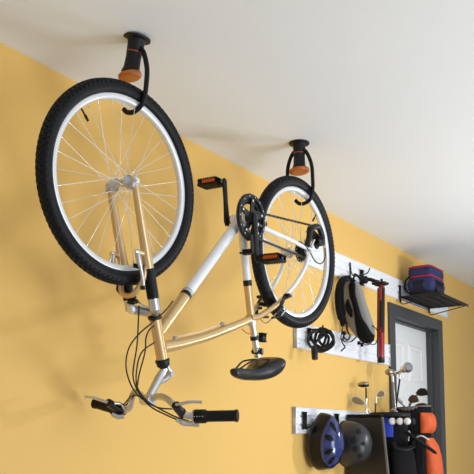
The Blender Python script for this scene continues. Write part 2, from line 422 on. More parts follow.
cables = [
    [(150, 416 - 14, .03), (141, 398, .0), (131, 385, -.03), (126, 366, -.05), (129, 348, -.055), (139, 334, -.05), (153, 322, -.045), (165, 311, -.03), (173, 301, -.024)],
    [(189, 421, -.16), (176, 417, -.12), (160, 409, -.08), (146, 400, -.05), (137, 386, -.04), (137, 368, -.045), (142, 352, -.045), (155, 342, -.03)],
    [(178, 420, -.13), (164, 414, -.10), (150, 406, -.06), (139, 393, -.02), (133, 375, .0), (137, 345, .02), (138.5, 318, 0.01), (139, 306, -.01)],
    [(120, 408, .14), (128, 403, .12), (136, 392, .06), (139, 375, .0), (145, 352, -.03), (146, 338, -.035), (150, 329, -.02), (156, 325, .0)],
    [(172, 409, -.08), (160, 408, -.06), (150, 404, -.05), (141, 397, .0), (132, 396, .06), (124, 404, .12), (119, 407, .15)],
]
for cb in cables:
    b = MB(); b.tube(smoothpath([bs(*p) for p in cb], 10), .0026, 'black', 8); part(b, 'control_cable', steer=True)

# seatpost, saddle -----------------------------------------------------
b = MB(); sd = np.array([.36, 0, -.93]); sd = np.array([-.261, 0, -.495]) - np.array([-.318, 0, -.352]); sd /= np.linalg.norm(sd)
p0 = np.array([-.318, 0, -.352])
b.tube([p0, p0 + sd * .15], .0138, 'alloy', 16); part(b, 'seatpost')
b = MB(); q = bl(254.5, 338, 0); b.lathe([(-.008, .018), (.008, .018)], q, sd, 'black', 16)
c = bl(262.5, 337.5, -.01); b.box(c - (.018, .014, .019), c + (.018, .014, .019), 'black', .004); part(b, 'rear_lamp', label='black rear lamp clipped on the seatpost')
b = MB(); q = bl(257.5, 351.5, 0)
b.box(q - (.020, .018, .012), q + (.020, .018, .014), 'black', .005); b.lathe([(-.026, .008), (.026, .008)], q, (0, 1, 0), 'black', 12); part(b, 'seat_clamp')
# saddle as a loft along x (nose at -x); top surface faces down
sec = [(-.432, .012, -.556, -.575), (-.425, .020, -.550, -.583), (-.40, .024, -.546, -.590), (-.36, .028, -.545, -.594), (-.31, .038, -.540, -.592), (-.27, .052, -.520, -.590), (-.235, .068, -.502, -.586), (-.20, .078, -.486, -.578), (-.172, .080, -.478, -.566), (-.152, .070, -.480, -.550), (-.142, .045, -.490, -.530)]
rings = []
for x, w, zt, zb in sec:
    r = []
    for k in range(24):
        a = 2 * PI * k / 24; cy_, sz = math.cos(a), math.sin(a)
        yy = w * math.copysign(abs(cy_) ** .75, cy_)
        zm = zt - (zt - zb) * .45
        zz = zm + (max(sz, 0) * (zt - zm) * .9) + (min(sz, 0) * (zm - zb)) + (.008 * (abs(yy) / w) ** 2 * (w / .08))
        r.append((x, yy, zz))
    rings.append(r)
R2 = []
for i in range(len(rings) - 1):
    for t in (0, .5): R2.append([tuple(np.array(p) * (1 - t) + np.array(q_) * t) for p, q_ in zip(rings[i], rings[i + 1])])
R2.append(rings[-1])
b = MB(); b.loft(R2, 'saddle'); sad = part(b, 'saddle')
md = sad.modifiers.new('sub', 'SUBSURF'); md.levels = 1; md.render_levels = 1
for s in (-1, 1):
    b = MB(); b.tube(smoothpath([(-.40, s * .010, -.552), (-.345, s * .020, -.520), (-.30, s * .023, -.508), (-.25, s * .023, -.500), (-.21, s * .030, -.500), (-.175, s * .040, -.515)]), .0038, 'black', 8)
    b.build('saddle_rail', sad)

# drivetrain -----------------------------------------------------------
CRC = np.array([-.428, -.050, .045])
def ring_plate(b, c, ro, ri, y0, y1, m, teeth=0, n=88):
    R = []
    for k in range(n):
        a = 2 * PI * k / n; r = ro + (teeth if k % 2 else 0)
        e = np.array([math.cos(a), 0, math.sin(a)])
        R.append([c + e * r + (0, y0, 0), c + e * r + (0, y1, 0), c + e * ri + (0, y1, 0), c + e * ri + (0, y0, 0)])
    b.loft(R, m, closed=True, smooth=False)
b = MB()
ring_plate(b, CRC, .0885, .064, .002, .006, 'black', .0035)
ring_plate(b, CRC, .072, .056, .010, .013, 'black', .003, 72)
ring_plate(b, CRC, .093, .078, -.006, -.002, 'black')
for k in range(5):
    a = 2 * PI * k / 5 + .35; e = np.array([math.cos(a), 0, math.sin(a)]); t = np.array([-math.sin(a), 0, math.cos(a)])
    b.plate([CRC + e * .012 + t * .014, CRC + e * .012 - t * .014, CRC + e * .082 - t * .0085, CRC + e * .082 + t * .0085], (0, -.006, 0), 'black')
    b.lathe([(-.008, .0045), (.006, .0045)], CRC + e * .068, (0, 1, 0), 'chrome', 8)
b.lathe([(-.012, .020), (-.008, .024), (.010, .022)], CRC, (0, 1, 0), 'black')
for k in range(14):
    a = 2 * PI * k / 14 + .1; e = np.array([math.cos(a), 0, math.sin(a)]); b.lathe([(-.0075, .0026), (0, .0026)], CRC + e * .0855, (0, 1, 0), 'chrome', 6)
part(b, 'chainring')
def crank(a, c, axis_y):
    b = MB(); a = np.array(a, float); c = np.array(c, float); d = gripd(a, c)
    b.tube([a - d * .016, a, a * .5 + c * .5, c, c + d * .010], [.010, .0165, .0125, .0135, .006], 'black', 14, aspect=.62)
    o = part(b, 'crank_arm')
    p = MB(); s = axis_y; ce = c + np.array([0, s * .070, 0])
    p.lathe([(0, .006), (.11, .006)], c, (0, s, 0), 'chrome', 10)
    for z in (-1, 1):
        for k in range(9):      # toothed cage rails
            y = ce[1] - .044 + k * .011
        p.box(ce + np.array([-.028, -.050, z * .011 - .003]), ce + np.array([.028, .050, z * .011 + .003]), 'black', .0025)
        for k in range(8):
            y = ce[1] - .040 + k * .0114
            p.box((ce[0] - .031, y - .002, ce[2] + z * .0125 - .003), (ce[0] + .031, y + .002, ce[2] + z * .0125 + .003), 'black')
    p.box(ce + np.array([-.012, -.052, -.012]), ce + np.array([.012, .052, .012]), 'black', .004)
    for x in (-1, 1):
        p.box(ce + np.array([x * .026 - .005, -.050, -.012]), ce + np.array([x * .026 + .005, .050, .012]), 'black', .003)
        p.box(ce + np.array([x * .0315 - .002, -.030 - .012, -.0065]), ce + np.array([x * .0315 + .002, .020 - .0, .0065]), 'amber')
    p.build('pedal', o, 'black pedal with an amber reflector')
crank((-.428, -.066, .045), (-.417, -.080, -.125), -1)
crank((-.432, .066, .040), (-.444, .080, .210), 1)
# front derailleur / chain guard block near the seat tube
b = MB(); c = bl(247, 252, -.03); b.box(c - (.012, .02, .010), c + (.014, .02, .010), 'black', .003); c = bl(240, 253, -.02); b.tube([c, bl(249, 252, -.03)], .004, 'black', 8)
b.plate([bl(251, 236, -.052), bl(259, 238, -.052), bl(258, 252, -.052), bl(252, 253, -.052)], (0, .004, 0), 'black'); part(b, 'front_derailleur')
b = MB(); c = bl(264, 224, .0)
b.tube([bl(258, 222, 0), c], .0025, 'alloy', 8); b.lathe([(-.010, .010), (.010, .010)], c, (0, 1, 0), 'black', 12); part(b, 'kickstand_bracket')
b = MB()
for a_, c_ in (((-.425, -.048, .074), (.055, -.048, .129)), ((-.430, -.048, -.026), (-.005, -.048, -.028))):
    a_ = np.array(a_); c_ = np.array(c_); n = 34; d = (c_ - a_) / n; u = gripd(a_, c_)
    w = np.array([-u[2], 0, u[0]])
    for k in range(n):
        m = a_ + d * (k + .5); h = .0042 if k % 2 else .0034; q = []
        for yy in (-.0035, .0035): q += [m + np.array([0, yy, 0]) + u * (sx * .0060) + w * (sz * h) for sx, sz in ((-1, -1), (1, -1), (1, 1), (-1, 1))]
        b.add(q, [[0, 1, 2, 3], [4, 5, 6, 7], [0, 1, 5, 4], [1, 2, 6, 5], [2, 3, 7, 6], [3, 0, 4, 7]], 'chain', False)
R = []
for k in range(40):
    a = PI / 2 + .1 + (PI - .2) * k / 39; e = np.array([math.cos(a), 0, math.sin(a)])
    R.append([CRC + e * .088 + (0, -.002, 0), CRC + e * .088 + (0, .005, 0), CRC + e * .096 + (0, .005, 0), CRC + e * .096 + (0, -.002, 0)])
b.loft(R, 'chain', smooth=False)
part(b, 'chain', label='dark chain')
b = MB()
for k, r in enumerate((.050, .045, .040, .035, .031, .027)):
    ring_plate(b, np.array([0, -.024 - k * .0042, 0]), r * .92, r * .6, -.001, .001, 'chain' if k else 'chrome', .0035, 40)
b.lathe([(-.050, .020), (-.022, .028)], (0, 0, 0), (0, 1, 0), 'black'); part(b, 'cassette')
b = MB()
c1 = bl(311, 231, -.07); c2 = bl(318, 244, -.07); hg = bl(307, 246, -.07)
for c in (c1, c2): ring_plate(b, c + (0, .004, 0), .019, .006, 0, .006, 'black', .004, 22); b.lathe([(-.004, .006), (.010, .006)], c, (0, 1, 0), 'chrome', 8)
for yy in (-.002, .012):
    b.tube([c1 + (0, yy, 0), (c1 + c2) / 2 + np.array([.022, yy, .006]), c2 + (0, yy, 0)], [.017, .019, .017], 'black', 10, aspect=.15)
b.tube(smoothpath([hg, bl(309, 238, -.07), bl(311, 229, -.075), bl(318, 227, -.08), bl(322, 236, -.08), bl(322, 245, -.075)]), .0135, 'black', 10)
b.box(bl(319, 241, -.08) - (.020, .014, .020), bl(319, 241, -.08) + (.020, .014, .020), 'black', .005)
b.tube([bl(314, 240, -.08), bl(311, 247, -.08)], .006, 'chrome', 8)
der = part(b, 'rear_derailleur')
b = MB(); b.tube(smoothpath([bl(304, 245, -.065), bl(310, 252, -.07), bl(315, 261, -.075), bl(321, 263.5, -.08), bl(325, 258, -.085), bl(325, 248, -.085)]), .0026, 'black', 8); b.build('gear_cable', der)
# rear brake
b = MB()
for s in (-1, 1):
    pv = np.array([-.165, s * .058, -.222]); pv2 = np.array([-.212, s * .050, -.305])
    b.tube(smoothpath([pv, (pv + pv2) / 2 + np.array([-.006, s * .006, -.004]), pv2]), .0075, 'black', 10)
    b.box(np.array([-.215, s * .036 - .007, -.268]), np.array([-.165, s * .036 + .007, -.253]), 'black', .003)
    b.lathe([(0, .008), (.024, .007)], pv + (0, 0, 0), (0, s, 0), 'black', 10)
b.tube(smoothpath([(-.212, -.05, -.305), (-.216, 0, -.345), (-.212, .05, -.305)]), .003, 'chrome', 8)
b.tube(smoothpath([bl(288, 297, -.06), bl(285, 298, -.07), bl(281, 303, -.08), bl(283, 308, -.08)]), .0050, 'black', 8)
b.tube([bl(284, 299, -.07), bl(291, 296, -.075)], .0055, 'black', 8)
b.tube([bl(281, 316, -.06), bl(286, 309, -.07)], .004, 'chrome', 8); b.tube([bl(272, 318, -.05), bl(281, 316, -.06)], .0045, 'black', 8)
part(b, 'rear_brake')
b = MB(); b.tube(smoothpath([bl(260, 317, -.02), bl(264, 317, -.02), bl(268, 317, -.02)]), .0055, 'black', 8); part(b, 'seat_quick_release')
b = MB(); b.tube(smoothpath([bl(242, 329, -.02), bl(247, 333, -.022), bl(254, 334.5, -.024)]), .0022, 'amber', 6)
part(b, 'rear_brake_cable')
b = MB(); b.tube(smoothpath([bl(261, 300, .05), bl(258, 303, .05), bl(257, 308, .045), bl(262, 308, .03)]), .006, 'mattblack', 8); part(b, 'brake_cable_guide')

# ------------------------------------------------------------------ ceiling hoists
def hoist(px, py, x, label, turn):
    c = np.array([x[0], x[1], CH]); root = thing('bike_hook', label, 'bicycle hook', c, 'orange-tipped ceiling hooks holding the bicycle')
    b = Local(c)
    b.lathe([(0, .047), (-.0055, .047), (-.0065, .0455), (-.0068, .045), (-.0072, .032), (-.0076, .0305), (-.012, .0295), (-.03, .028), (-.070, .0260), (-.104, .0275), (-.120, .033)], c, (0, -.22 if turn else 0, 1), 'mattblack', 28)
    b.lathe([(-.050, .0276), (-.053, .0276)], c, (0, -.22 if turn else 0, 1), 'amber', 28)
    b.build('body', root)
    b = Local(c); tilt = np.array([.10 * turn, .1, 1]); e = c + ((.0, .029, -.128) if turn else (0, 0, -.134))
    b.lathe([(.008, .036), (.006, .040 if turn else .046), (-.004, .040 if turn else .046), (-.009, .034)], e, tilt, 'orange', 30)
    b.build('end_disc', root, 'orange disc at the lower end')
    return root, c
h1, c1 = hoist(137, 38, (1.904, 1.690), 'black ceiling hook with orange disc holding the front wheel, nearer the camera', -1.6)
h2, c2 = hoist(299, 143, (3.038, 1.700), 'black ceiling hook with orange disc holding the rear wheel, farther along the ceiling', 0)
def hookband(root, c, pts):
    b = Local(c); p = smoothpath(pts, 8); n = len(p)
    b.tube(p, [.0085] * n, 'rubber', 12); b.build('hook_band', root)
hookband(h1, c1, [(1.904, 1.681, 2.512), (1.904, 1.660, 2.49), (1.904, 1.644, 2.43), (1.904, 1.646, 2.375), (1.904, 1.654, 2.325), (1.904, 1.672, 2.302), (1.904, 1.700, 2.291), (1.904, 1.728, 2.296), (1.904, 1.744, 2.310)])
hookband(h2, c2, [(3.038, 1.722, 2.282), (3.038, 1.702, 2.264), (3.038, 1.672, 2.261), (3.038, 1.644, 2.278), (3.038, 1.632, 2.32), (3.038, 1.632, 2.37), (3.038, 1.636, 2.43), (3.038, 1.655, 2.485), (3.038, 1.678, 2.515), (3.038, 1.705, 2.522), (3.038, 1.735, 2.505), (3.038, 1.758, 2.455), (3.038, 1.763, 2.40), (3.038, 1.755, 2.362)])

# ------------------------------------------------------------------ slat rails on the wall
def slat_rail(x0, x1, z, label, cap0=True):
    h = .070; c = np.array([(x0 + x1) / 2, WY, z])
    root = thing('slat_rail', label, 'wall rail', c, 'white slat rails on the wall')
    prof = [(0, -h), (-.010, -h), (-.016, -h + .004), (-.016, -.030), (-.010, -.026), (-.010, -.020), (-.019, -.016), (-.019, .016), (-.012, .020), (-.012, .026), (-.018, .030), (-.018, h - .006), (-.022, h - .004), (-.022, h), (0, h)]
    b = Local(c); b.loft([[(x, WY + p[0], z + p[1]) for p in prof] for x in (x0 + .012, x1 - .012)], 'rail', smooth=False); b.build('slat_panel', root)
    for x, s in ((x0, 1), (x1, -1)):
        b = Local(c); b.box((min(x, x + s * .012), WY - .024, z - h - .003), (max(x, x + s * .012), WY, z + h + .003), 'railcap' if s > 0 else 'rail', .003); b.build('end_cap', root)
        for zz in (-.045, .045):
            b = Local(c); b.lathe([(0, .0045), (-.003, .004)], (x + s * .035, WY - .0175, z + zz), (0, 1, 0), 'railcap', 10); b.build('screw', root)
slat_rail(3.80, 6.17, 2.243, 'long white slat rail high on the wall, running behind the rear wheel to the shelf')
slat_rail(3.665, 4.955, 1.760, 'white slat rail below the saddle height, middle of three, with the cable lock')
slat_rail(3.645, 4.94, 1.297, 'lowest white slat rail, behind the two helmets')

# ------------------------------------------------------------------ hooks
RF = WY - .02
def rail_clip(b, x, z, m='black', hh=.055):
    b.box((x - .016, RF - .016, z - hh), (x + .016, RF + .001, z + hh), m, .004)
xh = 4.345
root = thing('wire_hook', 'black wire hook on the upper rail with the grey backpack hanging from it', 'hook', (xh, RF, 2.2))
b = Local((xh, RF, 2.2)); b.box((xh - .008, RF - .006, 2.195), (xh + .008, RF + .002, 2.285), 'black', .002); b.build('clip', root)
b = Local((xh, RF, 2.2)); b.tube(smoothpath([(xh, RF - .004, 2.28), (xh, RF - .010, 2.22), (xh, RF - .03, 2.197), (xh, 2.02, 2.197), (xh, 1.965, 2.205), (xh, 1.945, 2.235)]), .0038, 'wire', 8); b.build('prong', root)
# pump holder: two jaws on a joint
xp = 4.50
root = thing('tool_holder', 'black clamp holder on the upper rail gripping the red tube', 'tool holder', (xp, RF, 2.2))
b = Local((xp, RF, 2.2)); b.box((xp - .02, RF - .02, 2.165), (xp + .02, RF + .001, 2.265), 'black', .005); b.lathe([(0, .026), (.022, .024), (.03, .016)], (xp, RF - .018, 2.200), (0, -1, 0), 'black', 20); b.build('base', root)
b = Local((xp, RF, 2.2)); b.tube(smoothpath([(xp, RF - .04, 2.20), (xp + .01, 2.02, 2.20), (xp + .02, 1.985, 2.185), (xp + .02, 1.965, 2.18)]), .012, 'black', 10); b.build('arm', root)
for s in (-1, 1):
    b = Local((xp, RF, 2.2)); b.tube(smoothpath([(xp + .015 + s * .008, 1.995, 2.170), (xp + .015 + s * .032, 1.985, 2.166), (xp + .015 + s * .032, 1.93, 2.166), (xp + .015 + s * .014, 1.91, 2.166)]), .009, 'black', 10); b.build('jaw', root)
# red tube
ta = np.array([xp + .015, 1.945, 2.155]); tb = wx(381, 362.5, xp + .015)
d = tb - ta; ln = np.linalg.norm(d); d /= ln
root = thing('floor_pump', 'slim red tube with black grip strips hanging upright from the upper rail', 'pump', ta)
b = Local(ta); b.lathe([(0, .014), (.012, .020), (.02, .0215), (ln - .03, .0215)], ta, d, 'redtube', 20); b.build('barrel', root)
b = Local(ta); b.lathe([(ln - .032, .0228), (ln, .0228), (ln + .002, .02)], ta, d, 'black', 20); b.build('foot_cap', root)
b = Local(ta); b.lathe([(-.04, .008), (.004, .008), (.006, .015)], ta, d, 'black', 14); b.build('neck', root)
def strip(a0, a1, w, off, nm):
    b = Local(ta); e = np.array(off, float); e -= d * (e @ d); e /= np.linalg.norm(e)
    b.tube([ta + d * a0 + e * .0145, ta + d * a1 + e * .0145], w, 'black', 12); b.build(nm, root)
strip(.02, ln - .03, .0120, (-.3, .9, 0), 'hose'); strip(.02, ln * .62, .0110, (-.5, -.85, 0), 'grip_strip'); strip(.10, .27, .0100, (-.9, -.25, 0), 'grip_patch')
# cable lock on its hook
lx = 3.80
root = thing('wire_hook', 'small black hook on the middle rail holding the coiled cable lock', 'hook', (lx, RF, 1.8))
b = Local((lx, RF, 1.8)); rail_clip(b, lx, 1.775, hh=.035); b.build('clip', root)
b = Local((lx, RF, 1.8)); b.tube(smoothpath([(lx, RF, 1.80), (lx, 2.03, 1.800), (lx, 2.0, 1.795), (lx, 1.985, 1.82)]), .005, 'black', 8); b.build('prong', root)
lc = np.array([lx + .02, 2.035, 1.80])
root = thing('cable_lock', 'coiled black cable lock hanging on the middle rail', 'bicycle lock', lc)
for k in range(5):
    b = Local(lc); r = (.054, .047, .058, .050, .042)[k]; ph = k * 1.3
    cc = np.array([lx + .010 + .005 * k, 2.025 - .012 * k, 1.792 - r + (.004, -.004, .010, -.012, .0)[k]]); t = (.7, 1.1, 1.45, .95, 1.3)[k]
    u = np.array([math.cos(t), -math.sin(t), 0]); pts = []; tl = (.2, -.25, .1, .35, -.1)[k]
    for j in range(28):
        a = 2 * PI * j / 28; q = u * (math.cos(a) * r * .95 + tl * math.sin(a) * r) + np.array([0, 0, 1]) * math.sin(a) * r; pts.append(cc + q + np.array([.010 * math.sin(2 * a + ph), .008 * math.cos(2 * a + ph), .004 * math.sin(3 * a + ph)]))
    b.tube(pts, .0080, 'black', 10, closed=True); b.build('cable_loop', root)
b = Local(lc); a = wy(314, 346, 2.0); e = wy(315, 359.5, 1.99)
b.lathe([(0, .012), (.005, .0175), (np.linalg.norm(e - a) - .005, .0175), (np.linalg.norm(e - a), .014)], a, gripd(a, e), 'black', 16); b.build('lock_barrel', root)

# ------------------------------------------------------------------ backpack
bc = np.array([4.335, 2.0, 2.17])
root = thing('backpack', 'small grey and black backpack hanging from the wire hook by its strap', 'backpack', bc)
def softloft(mb, rows, m, n=20, p=.7):
    rings = []
    for (c, hy, hx) in rows:
        r = []
        for k in range(n):
            a = 2 * PI * k / n; cc, ss = math.cos(a), math.sin(a)
            r.append(np.array(c) + np.array([hx * math.copysign(abs(ss) ** p, ss), hy * math.copysign(abs(cc) ** p, cc), 0]))
        rings.append(r)
    R = []
    for i in range(len(rings) - 1):
        for t in np.linspace(0, 1, 4, endpoint=False):
            t2 = t; R.append([p_ * (1 - t2) + q_ * t2 for p_, q_ in zip(rings[i], rings[i + 1])])
    R.append(rings[-1]); mb.loft(R, m)
BX = 4.33
rows = [((350.875, 279), .010, .012), ((351.875, 283), .045, .028), ((352.25, 292), .068, .038), ((354, 303), .076, .044), ((357.5, 315), .080, .047), ((361.5, 326), .078, .047), ((364.5, 334), .065, .040), ((366.5, 339), .045, .03), ((367.5, 341), .012, .01)]
b = Local(bc); softloft(b, [(wx(px, py, BX), hy, hx) for (px, py), hy, hx in rows], 'gfab'); o = b.build('pack_body', root, 'grey fabric body')
o.modifiers.new('s', 'SUBSURF').levels = 1
srows = [((353.75, 280), .012, .02), ((353.5, 286), .028, .036), ((354.75, 296), .026, .048), ((358.5, 307), .022, .055), ((361, 318), .028, .058), ((364, 327), .044, .058), ((366, 335), .052, .048), ((367, 341), .040, .034), ((367.5, 343), .01, .01)]
b = Local(bc); softloft(b, [(wx(px, py, BX - .004), hy, hx) for (px, py), hy, hx in srows], 'bfab'); o = b.build('centre_panel', root, 'black middle panel'); o.modifiers.new('s', 'SUBSURF').levels = 1
b = Local(bc); softloft(b, [(wx(350.5, 300, BX - .004), .012, .040), (wx(350.5, 306, BX - .004), .024, .052), (wx(352.5, 312, BX - .004), .026, .056), (wx(354.5, 318, BX - .004), .010, .05)], 'bfab'); b.build('side_patch', root, 'black side patch')
for k, pts in enumerate(([(352, 279), (346, 277), (341, 281), (338, 292), (338.5, 308), (341, 319), (343, 326)], [(350, 280), (344, 281), (341, 287), (341, 300), (343, 314), (345, 324)])):
    b = Local(bc); pp = smoothpath([wy(x, y, 2.060 - .012 * k) for x, y in pts]); b.tube(pp, [.012] * 6 + [.021] * (len(pp) - 14) + [.014] * 8, 'bfab', 12, aspect=.5); b.build('shoulder_strap', root, 'black shoulder strap')
for pts in ([(343, 325), (342, 332), (341, 338), (343, 344), (345, 347), (341, 351)], [(346, 322), (347, 330), (350, 336), (347, 340), (343, 336)], [(357, 336), (352, 341), (347, 342), (343, 340), (344, 335)], [(372, 342), (367, 345), (362, 343), (357, 344)], [(372, 325), (377, 330), (378, 337), (375, 344), (370, 344), (362, 342)]):
    b = Local(bc); b.tube(smoothpath([wy(x, y, 2.045) for x, y in pts] if pts[0][0] < 358 else [wx(x, y, BX - .01) for x, y in pts]), .0055, 'bfab', 8, aspect=.5); b.build('loose_strap', root)
b = Local(bc); b.tube(smoothpath([wx(351, 283, BX), (BX + .005, 2.055, 2.15), (xh, 2.045, 2.209), (BX + .02, 2.00, 2.15), wx(356, 283, BX + .005)]), .006, 'bfab', 8); b.build('hang_loop', root)
b = Local(bc)
for px, py in ((344, 333), (359, 343), (362, 345)):
    c = wy(px, py, 2.04) if px < 350 else wx(px, py, BX - .01); b = Local(bc); b.box(c - .010, c + .010, 'black', .003); b.build('buckle', root)

# ------------------------------------------------------------------ wire shelf and cooler
sx0, sx1, sz, sf = 5.12, 5.72, 2.185, 1.775
root = thing('wire_shelf', 'black wire shelf on the upper rail above the door, carrying the cooler bag', 'shelf', (sx0, RF, sz))
b = Local((sx0, RF, sz))
for y in np.linspace(RF - .006, sf, 5): b.tube([(sx0, y, sz), (sx1, y, sz)], .0036, 'wire', 8)
for y in (RF - .006, sf): b.tube([(sx0, y, sz - .012), (sx1, y, sz - .012)], .0032, 'wire', 8)
for k in range(33):
    x = sx0 + (sx1 - sx0) * k / 32; b.tube([(x, RF - .004, sz + .003), (x, sf, sz + .003)], .0030, 'wire', 6)
b.build('deck', root)
for x in (sx0 + .015, sx1 - .015):
    b = Local((sx0, RF, sz)); b.box((x - .012, RF - .014, sz - .035), (x + .012, RF + .001, sz + .085), 'black', .003); b.tube([(x, RF - .01, sz - .03), (x, RF - .012, sz - .045), (x, RF - .03, sz - .050), (x, sf + .06, sz - .012), (x, sf + .01, sz - .002)], .0036, 'wire', 8); b.build('bracket', root)
cx0, cx1, cy0, cy1, cz = 5.245, 5.56, 1.80, 2.00, sz + .0062
cx0, cx1, cy0, cy1 = 5.155, 5.41, 1.850, 2.020
root = thing('cooler_bag', 'soft navy blue cooler bag with red piping on the wire shelf', 'cooler bag', ((cx0 + cx1) / 2, (cy0 + cy1) / 2, cz))
org = ((cx0 + cx1) / 2, (cy0 + cy1) / 2, cz)
def rrect(z, ins=0, bulge=0.0, r=.03):
    out = []
    x0, x1, y0, y1 = cx0 + ins - bulge, cx1 - ins + bulge, cy0 + ins - bulge, cy1 - ins + bulge
    for (ccx, ccy, a0) in ((x1 - r, y1 - r, 0), (x0 + r, y1 - r, 1), (x0 + r, y0 + r, 2), (x1 - r, y0 + r, 3)):
        for k in range(5): a = (a0 + k / 4) * PI / 2; out.append((ccx + r * math.cos(a), ccy + r * math.sin(a), z))
    return out
HH = .205
def bagloft(z0, z1, m, nm, bl_=.006, lab=None):
    b = Local(org); n = 7
    b.loft([rrect(z0 + (z1 - z0) * k / n, 0, bl_ * math.sin(PI * k / n) + .002 * math.sin(9 * k + z0 * 70)) for k in range(n + 1)], m); return b.build(nm, root, lab)
bagloft(cz, cz + .03, 'dnavy', 'base', .003); bagloft(cz + .03, cz + .130, 'navy', 'body', .010)
bagloft(cz + .136, cz + HH - .008, 'navy', 'lid', .006)
for z in (cz + .133, cz + HH - .004):
    b = Local(org); b.loft([rrect(z - .0055, 0, -.001), rrect(z, 0, .008), rrect(z + .0055, 0, -.001)], 'red'); b.build('piping', root, 'red piping')
b = Local(org); b.loft([rrect(cz + HH, .004), rrect(cz + HH + .007, .012), rrect(cz + HH + .012, .05)], 'dnavy'); b.build('top_flap', root)
b = Local(org); b.box((cx0 + .05, cy0 - .022, cz + .02), (cx1 - .05, cy0 - .001, cz + .105), 'dnavy', .01); b.build('front_pocket', root)
b = Local(org); b.box((cx0 - .020, cy0 + .05, cz + .02), (cx0 - .001, cy1 - .03, cz + .105), 'dnavy', .009); b.build('side_pocket', root)
b = Local(org); b.tube(smoothpath([(cx0 - .01, cy1 - .02, cz + .14), (cx0 - .022, cy1 + .012, cz + .10), (cx0 - .02, cy1 + .01, cz + .04), (cx0 - .01, cy1 - .02, cz + .01)]), .007, 'bfab', 8); b.build('handle', root)

# ------------------------------------------------------------------ helmets
def helmet(c, axis, up, A, Bw, H, shell, root, org, vents, tail=0.0):
    # A half length (along up), Bw half width, H dome depth along axis
    ax = np.array(axis, float); ax /= np.linalg.norm(ax); u = np.array(up, float); u -= ax * (u @ ax); u /= np.linalg.norm(u); w = np.cross(u, ax)
    def P(a, t, sc=1.0):           # a around, t 0 rim..1 apex
        r = math.cos(t * PI / 2) ** .75; h = math.sin(t * PI / 2) ** .9
        lu = math.cos(a) * A * r * (1 + tail * math.cos(a)); lw = math.sin(a) * Bw * r
        if tail: lw *= 1 - .32 * max(0, math.cos(a)) ** 2
        return np.array(c) + u * lu * sc + w * lw * sc + ax * (h * H * sc)
    return P, ax, u, w
# blue bicycle helmet, hanging nose up with its dome to the room
hc = np.array([3.85, 2.035, 1.176])
root = thing('bicycle_helmet', 'glossy blue and black bicycle helmet hanging on the lowest rail', 'helmet', hc)
P_, ax_, u_, w_ = helmet(hc, (-.30, -.95, -.04), (.0, -.06, 1), .158, .098, .140, None, root, hc, None, tail=.06)
b = Local(hc); N = 40
b.loft([[P_(2 * PI * k / N, t) for k in range(N)] for t in np.linspace(0, .97, 16)], 'blueg')
b.build('shell', root, 'glossy blue shell')
b = Local(hc); b.loft([[P_(2 * PI * k / N, t, .93) - ax_ * dd for k in range(N)] for t, dd in ((0, .0), (0, .012), (.06, .022))], 'foam'); b.build('rim_liner', root)
def patch(mb, a0, a1, t0, t1, m, sc=1.02, na=7, nt=7, taper=True):
    rows = []
    for i in range(nt):
        t = t0 + (t1 - t0) * i / (nt - 1); w = math.sin(PI * (i + .6) / (nt + .2)) if taper else 1
        rows.append([(((a0 + a1) / 2 + (a1 - a0) / 2 * w * (2 * k / (na - 1) - 1)), t) for k in range(na)])
    v = [P_(a, t, sc) for r in rows for a, t in r] + [P_(a, t, sc - .05) for r in rows for a, t in r]
    o = na * nt; f = []
    for i in range(nt - 1):
        for k in range(na - 1): q = i * na + k; f.append([q, q + 1, q + na + 1, q + na]); f.append([o + q, o + q + na, o + q + na + 1, o + q + 1])
    for i in range(nt - 1):
        for k in (0, na - 1): q = i * na + k; f.append([q, q + na, o + q + na, o + q])
    for k in range(na - 1):
        for i in (0, nt - 1): q = i * na + k; f.append([q, q + 1, o + q + 1, o + q])
    mb.add(v, f, m)
# black side cheeks and vents
b = Local(hc)
patch(b, -2.9, -.2, .02, .40, 'blackg', 1.012, 16, 8, False); b.build('side_trim', root, 'black glossy side panel')
b = Local(hc); patch(b, .2, 2.9, .02, .34, 'blackg', 1.012, 16, 8, False); b.build('side_trim', root, 'black glossy side panel')
for a0, t0, t1 in ((-.55, .45, .80), (-1.25, .48, .82), (-2.0, .48, .80), (-2.65, .45, .78), (.55, .45, .80), (1.25, .48, .82), (2.0, .48, .80), (2.65, .45, .78)):
    b = Local(hc); patch(b, a0 - .16, a0 + .16, t0, t1, 'blackg', 1.014); b.build('vent', root)
for s in (-1, 1):
    b = Local(hc); b.tube(smoothpath([hc + w_ * s * .09 + u_ * .03, hc + w_ * s * .075 - ax_ * .02 - u_ * .06, hc - ax_ * .035 - u_ * .115 - w_ * .01]), .004, 'bfab', 8, aspect=.5); b.build('chin_strap', root)
b = Local(hc); c = hc - ax_ * .030 - u_ * .118 - w_ * .015; b.box(c - .011, c + .011, 'black', .003); b.build('buckle', root)
# black skate helmet
kc = np.array([4.095, 2.00, 1.172]); 
root = thing('skate_helmet', 'matt black skate helmet with round vents beside the blue helmet', 'helmet', kc)
P_, ax_, u_, w_ = helmet(kc, (-.18, -.98, 0), (0, 0, 1), .130, .100, .155, None, root, kc, None)
b = Local(kc); b.loft([[P_(2 * PI * k / N, t) for k in range(N)] for t in np.linspace(0, .98, 16)], 'skate'); b.build('shell', root)
b = Local(kc); b.loft([[P_(2 * PI * k / N, t, s_) - ax_ * dd for k in range(N)] for t, dd, s_ in ((0, -.002, 1.02), (0, .006, 1.02), (0, .010, .94))], 'foam'); b.build('rim_liner', root)
for a0, t in ((-.75, .55), (-1.35, .48), (-1.85, .52), (-2.45, .58), (.75, .55), (1.35, .48), (1.85, .52), (2.45, .58), (-1.55, .78), (1.55, .78)):
    b = Local(kc); patch(b, a0 - .22, a0 + .22, t - .085, t + .085, 'foam', 1.01); b.build('vent', root)
